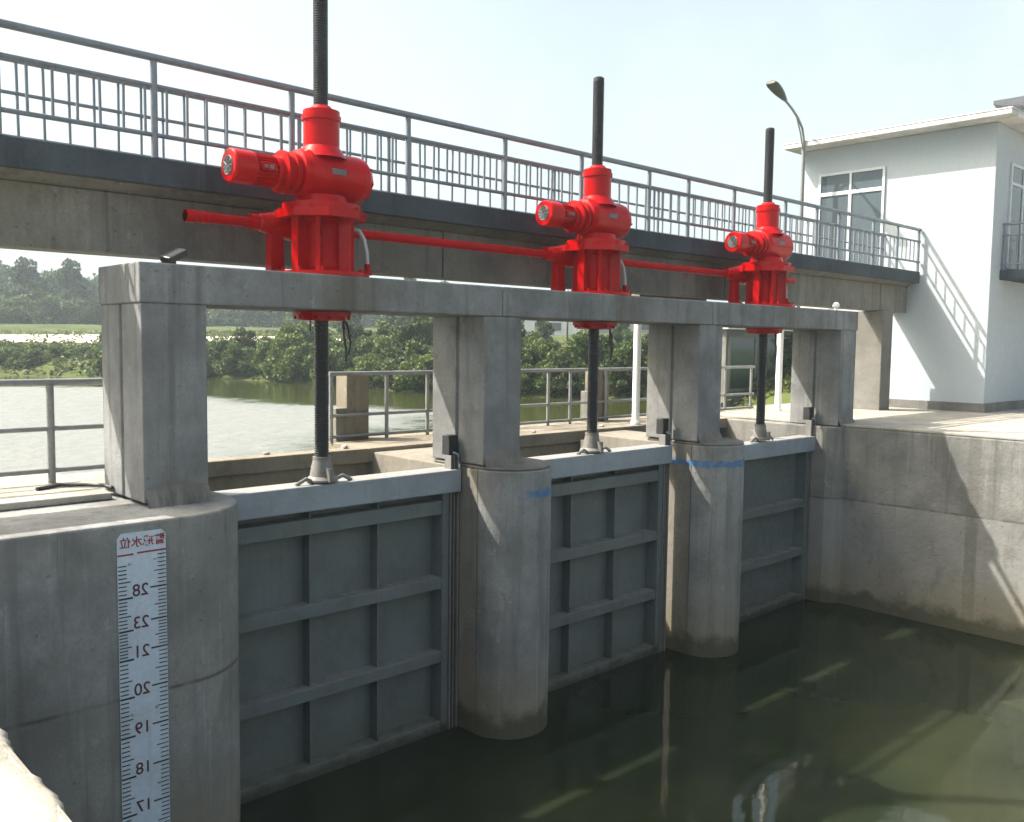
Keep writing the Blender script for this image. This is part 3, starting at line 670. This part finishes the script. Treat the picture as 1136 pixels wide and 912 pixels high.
# street lamp behind the bridge
lp = empty('street_lamp', (15.8, 3.4, -.07), 'slim grey street lamp with one curved arm and a dark lamp head', 'street lamp')
MB().tube([(0, 0, 0), (0, 0, 3), (-.02, 0, 6.35), (-.05, 0, 6.75)], [.07, .06, .045, .035], 14).build('pole', 'rail2', lp)
MB().tube([(-.02, 0, 6.3), (-.04, 0, 6.75), (-.12, 0, 6.98), (-.35, 0, 7.2), (-.65, 0, 7.37), (-1.0, 0, 7.52)], .03, 10).build('arm', 'rail2', lp)
MB().tube([(-.04, 0, 6.4), (-.2, 0, 6.85), (-.42, 0, 7.22)], .018, 8).build('brace', 'rail2', lp)
mb = MB(); rings = []
for k in range(9):
    t = k / 8; ww = .045 + .12 * math.sin(min(1, t * 1.25) * PI / 2) * (1 if t < .9 else .7); hh = .035 + .06 * math.sin(t * PI * .9)
    cx_, cz_ = -.95 - .72 * t, 7.5 + .30 * t
    rings.append([mb.bm.verts.new((cx_ + .3 * hh * math.sin(a) * .4, ww * math.cos(a), cz_ + hh * math.sin(a) * (1 if math.sin(a) > 0 else .5))) for a in [i * 2 * PI / 14 for i in range(14)]])
for A, B in zip(rings, rings[1:]):
    for i in range(14): mb.quad((A[i], A[(i + 1) % 14], B[(i + 1) % 14], B[i]), True)
mb.quad(rings[0]); mb.quad(rings[-1]); lh = mb.build('lamp_head', 'lamp', lp)
MB().tube([(-1.42, 0, 7.72), (-1.42, 0, 7.77)], .025, 8).build('sensor', 'lamp', lh)
lp.scale = (.866, .866, .866)

# glazed kiosk and factory sheds
kx = empty('glazed_kiosk', (26.2, 12.6, -.98), 'low grey kiosk with wide dark windows behind the farthest gate', 'building')
MB().box(-2.27, 3.2, -1.9, -.6, 0, 2.28).build('wall', 'plinth', kx, .01); MB().box(-2.4, 3.4, -2.05, -.5, 2.281, 2.42).build('roof', 'roofc', kx, .01)
f = MB()
for a in (-2.15, -.82, .5, 1.85): f.box(a - .04, a + .04, -1.96, -1.901, .55, 2.1)
for a, b in ((-2.11, -.86), (-.78, .46), (.54, 1.81)):
    for z in (.55, 2.04): f.box(a + .001, b - .001, -1.96, -1.901, z, z + .06)
fo = f.build('window_frame', 'plinth', kx)
for a, b in ((-2.11, -.86), (-.78, .46), (.54, 1.81)): MB().box(a, b, -1.935, -1.925, .61, 2.04).build('pane', 'glass2', fo)
kx.scale = (1.206,) * 3
def shed(x, y, w, d, h, rz, mat, lab, win, roofm='fact2'):
    e = empty('factory_shed', (x, y, .2), lab, 'factory', None, rz)
    mb = MB().box(-w / 2, w / 2, -d / 2, d / 2, 0, h)
    for k in range(int(w / .8)): mb.box(-w / 2 + .8 * k, -w / 2 + .8 * k + .12, -d / 2 - .05, -d / 2 - .001, .3, h - .1)
    wl = mb.build('wall', mat, e)
    MB().prism([(-w / 2 - .2, h + .01), (w / 2 + .2, h + .01), (w / 2 + .2, h + .15), (0, h + .9), (-w / 2 - .2, h + .15)], -d / 2 - .2, d / 2 + .2, 'y').build('roof', roofm, e)
    for a, b, z0, z1 in win: MB().box(a, b, -d / 2 - .09, -d / 2 - .055, z0, z1).build('window', 'glass', e)
    return e
shed(57.5, 55.5, 11, 7, 3.4, -.75, 'fact2', 'white factory shed with a dark window strip beyond the bushes', ((-2.5, -.2, 2.2, 2.9), (1, 3.4, 2.2, 2.9)))
shed(70, 55, 17, 8, 4.4, -.75, 'fact', 'long blue grey factory shed beyond the bushes', ((2, 4.2, 2.5, 3.3), (-3, -1, 2.5, 3.3)))
shed(68, 69, 12, 8, 6.0, -.75, 'fact', 'tall blue grey factory hall behind the white shed', ((-3, 3, 3.6, 4.4),))
for i, (x, y, h) in enumerate(((40, 38.5, 4.6), (44.5, 37.5, 4.8), (49.5, 37.5, 4.6), (55, 40, 5.2))):
    e = empty('utility_pole', (x, y, .2), '', 'utility pole', 'thin dark poles in front of the sheds'); e['label'] = 'thin dark pole in front of the factory sheds beyond the bushes'
    MB().tube([(0, 0, 0), (0.05, 0, h)], [.1, .06], 8).build('pole', 'bark', e); MB().box(-.5, .5, -.03, .03, h - .35, h - .28).build('crossarm', 'bark', e)

# ------------------------------------------------------------------ vegetation
def leaf_mesh(name, clumps, per, size, mat, flat=.0):
    """clumps: (x,y,z,r) ; leaf-sized faces scattered around each clump"""
    P = []; 
    for (x, y, z, r) in clumps:
        v = rng.normal(size=(per, 3)); v /= np.linalg.norm(v, axis=1, keepdims=True)
        rad = r * rng.uniform(.45, 1.08, (per, 1)) ** .6
        P.append(np.stack([x + v[:, 0] * rad[:, 0], y + v[:, 1] * rad[:, 0], z + v[:, 2] * rad[:, 0] * .85], -1))
    P = np.concatenate(P); n = len(P)
    nrm = rng.normal(size=(n, 3)); nrm[:, 2] += .5; nrm /= np.linalg.norm(nrm, axis=1, keepdims=True)
    a = np.cross(nrm, rng.normal(size=(n, 3))); a /= np.linalg.norm(a, axis=1, keepdims=True); b = np.cross(nrm, a)
    s = size * rng.uniform(.6, 1.3, (n, 1))
    a *= s; b *= s * .55
    V = np.stack([P - a, P + b - a * .1 + nrm * s * .1, P + a, P - b - a * .1 + nrm * s * .1], 1).reshape(-1, 3)
    me = bpy.data.meshes.new(name); me.vertices.add(len(V)); me.vertices.foreach_set('co', V.reshape(-1).astype(np.float32))
    me.loops.add(n * 4); me.loops.foreach_set('vertex_index', np.arange(n * 4, dtype=np.int32))
    me.polygons.add(n); me.polygons.foreach_set('loop_start', np.arange(0, n * 4, 4, dtype=np.int32))
    me.update(calc_edges=True); me.materials.append(M[mat]); return me
def obj(name, me, parent=None):
    o = bpy.data.objects.new(name, me); COL.objects.link(o)
    if parent is not None: o.parent = parent
    return o
def gz(x, y): return float(height(np.array([[x]]), np.array([[y]]))[0, 0])
def bush_proto(k, mat, h=2.6, w=1.5):
    cl = []
    for i in range(26):
        a = random.uniform(0, 2 * PI); t = random.random(); rr = w * math.sqrt(random.random()) * (1 - .55 * t)
        cl.append((rr * math.cos(a), rr * math.sin(a), .25 + t * (h - .5) * random.uniform(.75, 1.05), random.uniform(.28, .52)))
    fol = leaf_mesh('foliage', cl, 150, .115, mat)
    mb = MB()
    for i in range(7):
        a = random.uniform(0, 2 * PI); r = random.uniform(.3, w * .7); z = random.uniform(.5, .8) * h
        mb.tube([(.1 * math.cos(a), .1 * math.sin(a), -.2), (r * .5 * math.cos(a), r * .5 * math.sin(a), z * .6), (r * math.cos(a), r * math.sin(a), z)], [.04, .03, .012], 6)
    st = mb.build('stems', 'bark'); sm_ = st.data; bpy.data.objects.remove(st)
    return fol, sm_
BP = [bush_proto(0, 'leaf_a'), bush_proto(1, 'leaf_a', 2.2, 1.7), bush_proto(2, 'leaf_b', 3.0, 1.6), bush_proto(3, 'leaf_b', 2.5, 1.3)]
def bush(x, y, k, s, lab, group, sz=None):
    e = empty('bush', (x, y, gz(x, y) - .05), lab, 'bush', group, random.uniform(0, 6.28)); e.scale = (s, s, sz or s * random.uniform(.85, 1.15))
    obj('foliage', BP[k][0], e); obj('stems', BP[k][1], e); return e
# along the bank, following the polyline
def along(poly, step):
    out = []; acc = 0
    for (ax, ay), (bx_, by_) in zip(poly, poly[1:]):
        L_ = math.hypot(bx_ - ax, by_ - ay); n = max(1, int(L_ / step))
        for i in range(n):
            t = (i + random.random() * .7) / n; out.append((ax + (bx_ - ax) * t, ay + (by_ - ay) * t, (by_ - ay) / L_, -(bx_ - ax) / L_))
    return out
near = [(14.7, 44.5), (19.6, 41.7), (22.0, 34.4), (21.3, 25), (24.2, 18.3), (26.6, 14.3), (24.6, 11.6)]
for x, y, nx_, ny_ in along(near, 1.35):
    for row in range(3):
        d = -(.5 + row * 2.3 + random.uniform(-.5, .5)); k = random.choice((0, 0, 1, 1, 2, 3))
        bx_, by_ = x + nx_ * d, y + ny_ * d
        if bank_dist(np.array([[bx_]]), np.array([[by_]]))[0, 0] < 0: bx_, by_ = x - nx_ * d, y - ny_ * d
        s = (.72 if by_ < 34 else .9) * random.uniform(.7, 1.08)
        dark = k in (2, 3)
        bush(bx_, by_, k, s, ('dark green bush in the thicket on the far bank' if dark else 'light green bush in the thicket on the far bank'), 'dark bushes of the bank thicket' if dark else 'light bushes of the bank thicket')
for x, y, nx_, ny_ in along([(22.0, 34.4), (21.3, 25), (24.2, 18.3), (26.6, 14.3), (24.6, 11.6)], .62):
    d = random.uniform(.2, 2.0); bx_, by_ = x + nx_ * -d, y + ny_ * -d
    if bank_dist(np.array([[bx_]]), np.array([[by_]]))[0, 0] < 0: bx_, by_ = x + nx_ * d, y + ny_ * d
    bush(bx_, by_, random.choice((0, 1, 1)), random.uniform(.4, .62), 'low green shrub at the water edge behind the middle gate', 'low shrubs at the water edge')
b = bush(17.6, 44.2, 2, 1.25, 'largest dark bush at the water edge left of the nearest stem', None)
b = bush(5.5, 61, 2, 1.35, 'round dark bush on the grassy bank at the left edge', None)
b = bush(8.3, 62, 3, 1.15, 'dark bush on the grassy bank beside the left edge one', None)
for i in range(84):
    x = random.uniform(-6, 20); y = random.uniform(0, 7) + np.interp(x, [-6, 11.5, 20], [56.5, 52, 46]); k = random.choice((0, 1, 1))
    bush(x, y, k, random.uniform(.45, .75), 'low light shrub on the grassy slope above the river', 'low shrubs on the left bank', random.uniform(.3, .48))
# grass and weeds on the banks
n = 8000; pts = []
while len(pts) < n:
    x = random.uniform(-10, 46); y = random.uniform(4.5, 76); d = bank_dist(np.array([[x]]), np.array([[y]]))[0, 0]
    if d > .05 and not (x < 23.5 and y < 12) and not (12 < d < 27 and random.random() < .85): pts.append((x, y, gz(x, y) + .12, random.uniform(.12, .4)))
tag(obj('bank_grass', leaf_mesh('bank_grass', pts, 7, .13, 'grassleaf')), 'rough grass and weeds covering the far bank', 'grass', kind='stuff')
for i in range(46):
    x = random.uniform(24, 46); y = random.uniform(13, 44)
    if bank_dist(np.array([[x]]), np.array([[y]]))[0, 0] < 4: continue
    k = random.choice((0, 0, 1, 2)); bush(x, y, k, random.uniform(.5, .8), 'green bush on the flat ground between the thicket and the sheds', 'bushes in front of the sheds')
# trees
def tree_proto(h, w, mat, nclump, per, size):
    cl = []
    for i in range(nclump):
        a = random.uniform(0, 2 * PI); t = random.random() ** .8; rr = w * math.sqrt(random.random()) * math.sin(PI * (.22 + .74 * t))
        cl.append((rr * math.cos(a), rr * math.sin(a), h * (.08 + .9 * t), w * random.uniform(.16, .32)))
    cr = leaf_mesh('crown', cl, per, size, mat)
    mb = MB(); mb.tube([(0, 0, -.4), (.1, .05, h * .3), (.05, .1, h * .65)], [h * .03, h * .022, h * .01], 8)
    for i in range(6):
        a = random.uniform(0, 2 * PI); z = random.uniform(.25, .5) * h; mb.tube([(.08, .05, z), (w * .35 * math.cos(a), w * .35 * math.sin(a), z + h * .15), (w * .6 * math.cos(a), w * .6 * math.sin(a), z + h * .28)], [h * .012, h * .008, h * .003], 6)
    o = mb.build('trunk', 'bark'); t_ = o.data; bpy.data.objects.remove(o); return cr, t_
TP = [tree_proto(6.5, 3.0, 'leaf_w', 34, 110, .26), tree_proto(7.5, 2.6, 'leaf_w', 34, 110, .26), tree_proto(5.5, 2.8, 'leaf_w', 30, 110, .26)]
def tree(x, y, k, s, lab, group=None):
    e = empty('tree', (x, y, gz(x, y)), lab, 'tree', group, random.uniform(0, 6.28)); e.scale = (s, s, s * random.uniform(.9, 1.15)); obj('crown', TP[k][0], e); obj('trunk', TP[k][1], e)
# mid-distance trees right of the nearest gate
for x, y, k, s in ((45, 57, 0, .62), (47.5, 60, 1, .66), (50, 58, 2, .66), (43, 63, 2, .5), (53, 62, 1, .6)):
    tree(x, y, k, s, 'loose dark tree behind the bushes, seen past the second column', 'trees behind the bank bushes')
# edge and skyline trees of the far wood
for i in range(60):
    x = random.uniform(10, 108); y = random.uniform(114, 132)
    s = np.interp(x, [10, 30, 45, 60, 108], [1.12, 1.02, .85, .6, .5]) * random.uniform(.8, 1.12)
    tree(x, y, random.randrange(3), s, 'hazy tree of the far wood beyond the sand', 'trees of the far wood')
for i in range(120):
    x = random.uniform(6, 112); y = random.uniform(106, 114)
    bush(x, y, random.choice((0, 1, 3)), random.uniform(.9, 1.7), 'low hazy bush at the foot of the far wood', 'bushes at the foot of the far wood')
cl = []
for i in range(900):
    x = random.uniform(-40, 170); y = random.uniform(128, 190); hh = np.interp(x, [-40, 30, 45, 60, 170], [9.5, 8.6, 6.4, 4.0, 3.5]) + (y - 130) * .035
    z0 = gz(x, y)
    for j in range(3): cl.append((x + random.uniform(-1.5, 1.5), y + random.uniform(-1.5, 1.5), z0 + hh * random.uniform(.35, .95), random.uniform(.8, 1.6)))
tag(obj('far_wood', leaf_mesh('far_wood', cl, 34, .45, 'leaf_w')), 'dense hazy wood rising behind the far bank', 'wood', kind='stuff')
# scattered pale stones and debris at the walkway foot
for i in range(7):
    x = (4.6, 3.2, 6.4, 7.9, 10.9, 2.2, 10.2)[i]; mb = MB(); r = random.uniform(.03, .055)
    bmesh.ops.create_icosphere(mb.bm, subdivisions=2, radius=r)
    for v in mb.bm.verts: v.co *= random.uniform(.75, 1.2); v.co.z *= .6
    o = mb.build('rubble_stone', 'pave'); o.location = (x, 2.12 + .1 * random.random(), -.035); tag(o, 'small pale stone lying on the walkway edge', 'stone', 'rubble stones on the walkway')

# ------------------------------------------------------------------ haze, light, sky, camera
hz = MB().box(-425, 445, -145, 475, -5.4, 22).build('haze', 'pvc')
hm = bpy.data.materials.new('haze_air'); hm.use_nodes = True; hn = hm.node_tree.nodes; hn.clear()
ho_ = hn.new('ShaderNodeOutputMaterial'); pv_ = hn.new('ShaderNodeVolumePrincipled')
pv_.inputs['Color'].default_value = (.80, .93, 1, 1); pv_.inputs['Density'].default_value = .0010; pv_.inputs['Anisotropy'].default_value = .3
hm.node_tree.links.new(pv_.outputs[0], ho_.inputs['Volume']); hz.data.materials.clear(); hz.data.materials.append(hm)
tag(hz, 'thin summer haze', 'haze', kind='stuff')

EL, AZ = R(49.5), R(-43)     # azimuth from +y, negative towards -x
W = bpy.data.worlds.new('World'); S.world = W; W.use_nodes = True; wn = W.node_tree.nodes
bg = wn['Background']; sky = wn.new('ShaderNodeTexSky'); sky.sky_type = 'NISHITA'; sky.sun_disc = False
sky.sun_elevation = EL; sky.sun_rotation = AZ; sky.air_density = 1.0; sky.dust_density = 9.5; sky.ozone_density = .5; sky.altitude = 20
tint = wn.new('ShaderNodeMix'); tint.data_type = 'RGBA'; tint.blend_type = 'MULTIPLY'; tint.inputs[0].default_value = 1; tint.inputs[7].default_value = (1.0, 1.06, 1.0, 1)
W.node_tree.links.new(sky.outputs[0], tint.inputs[6])
tc = wn.new('ShaderNodeTexCoord'); sx_ = wn.new('ShaderNodeSeparateXYZ'); W.node_tree.links.new(tc.outputs['Generated'], sx_.inputs[0])
mr = wn.new('ShaderNodeMapRange'); mr.interpolation_type = 'SMOOTHSTEP'; W.node_tree.links.new(sx_.outputs[2], mr.inputs[0])   # thin white cloud veil, thickest low in the sky
for i_, v_ in enumerate((.22, .62, .92, 0.)): mr.inputs[i_ + 1].default_value = v_
cn = wn.new('ShaderNodeTexNoise'); cn.inputs['Scale'].default_value = 2.2; cn.inputs['Detail'].default_value = 7; cn.inputs['Roughness'].default_value = .6; W.node_tree.links.new(tc.outputs['Generated'], cn.inputs['Vector'])
mr2 = wn.new('ShaderNodeMapRange'); W.node_tree.links.new(cn.outputs['Fac'], mr2.inputs[0])
for i_, v_ in enumerate((.32, .6, .62, 1.)): mr2.inputs[i_ + 1].default_value = v_
mm = wn.new('ShaderNodeMath'); mm.operation = 'MULTIPLY'; W.node_tree.links.new(mr.outputs[0], mm.inputs[0]); W.node_tree.links.new(mr2.outputs[0], mm.inputs[1])
veil = wn.new('ShaderNodeMix'); veil.data_type = 'RGBA'; W.node_tree.links.new(mm.outputs[0], veil.inputs[0]); W.node_tree.links.new(tint.outputs[2], veil.inputs[6]); veil.inputs[7].default_value = (3.0, 3.4, 3.4, 1)
W.node_tree.links.new(veil.outputs[2], bg.inputs[0]); bg.inputs[1].default_value = .15
sd = bpy.data.lights.new('sun', 'SUN'); sd.energy = 5; sd.angle = R(.53); sd.color = (1, .95, .87)
so = bpy.data.objects.new('sun', sd); COL.objects.link(so); so.location = (-20, 40, 40)
tosun = Vector((math.sin(AZ) * math.cos(EL), math.cos(AZ) * math.cos(EL), math.sin(EL)))
so.rotation_euler = tosun.to_track_quat('Z', 'Y').to_euler()

cd = bpy.data.cameras.new('camera'); co = bpy.data.objects.new('camera', cd); COL.objects.link(co); S.camera = co
yaw, pitch, roll = .755453930, -.0754828135, .0128516629
f = Vector((math.sin(yaw) * math.cos(pitch), math.cos(yaw) * math.cos(pitch), math.sin(pitch))); r = Vector((math.cos(yaw), -math.sin(yaw), 0)); u = r.cross(f)
r2 = r * math.cos(roll) + u * math.sin(roll); u2 = -r * math.sin(roll) + u * math.cos(roll)
mt = Matrix((r2, u2, -f)).transposed().to_4x4(); mt.translation = (-2.68077, -6.98440, 1.23094); co.matrix_world = mt
cd.sensor_fit = 'HORIZONTAL'; cd.sensor_width = 36; cd.lens = 36 * 1003.25 / 1136; cd.clip_start = .05; cd.clip_end = 3000
S.view_settings.view_transform = 'Standard'; S.view_settings.look = 'None'; S.view_settings.exposure = 1.1; S.view_settings.gamma = 1
S.view_settings.use_curve_mapping = False
S.cycles.max_bounces = 8; S.cycles.transparent_max_bounces = 8; S.cycles.volume_bounces = 0
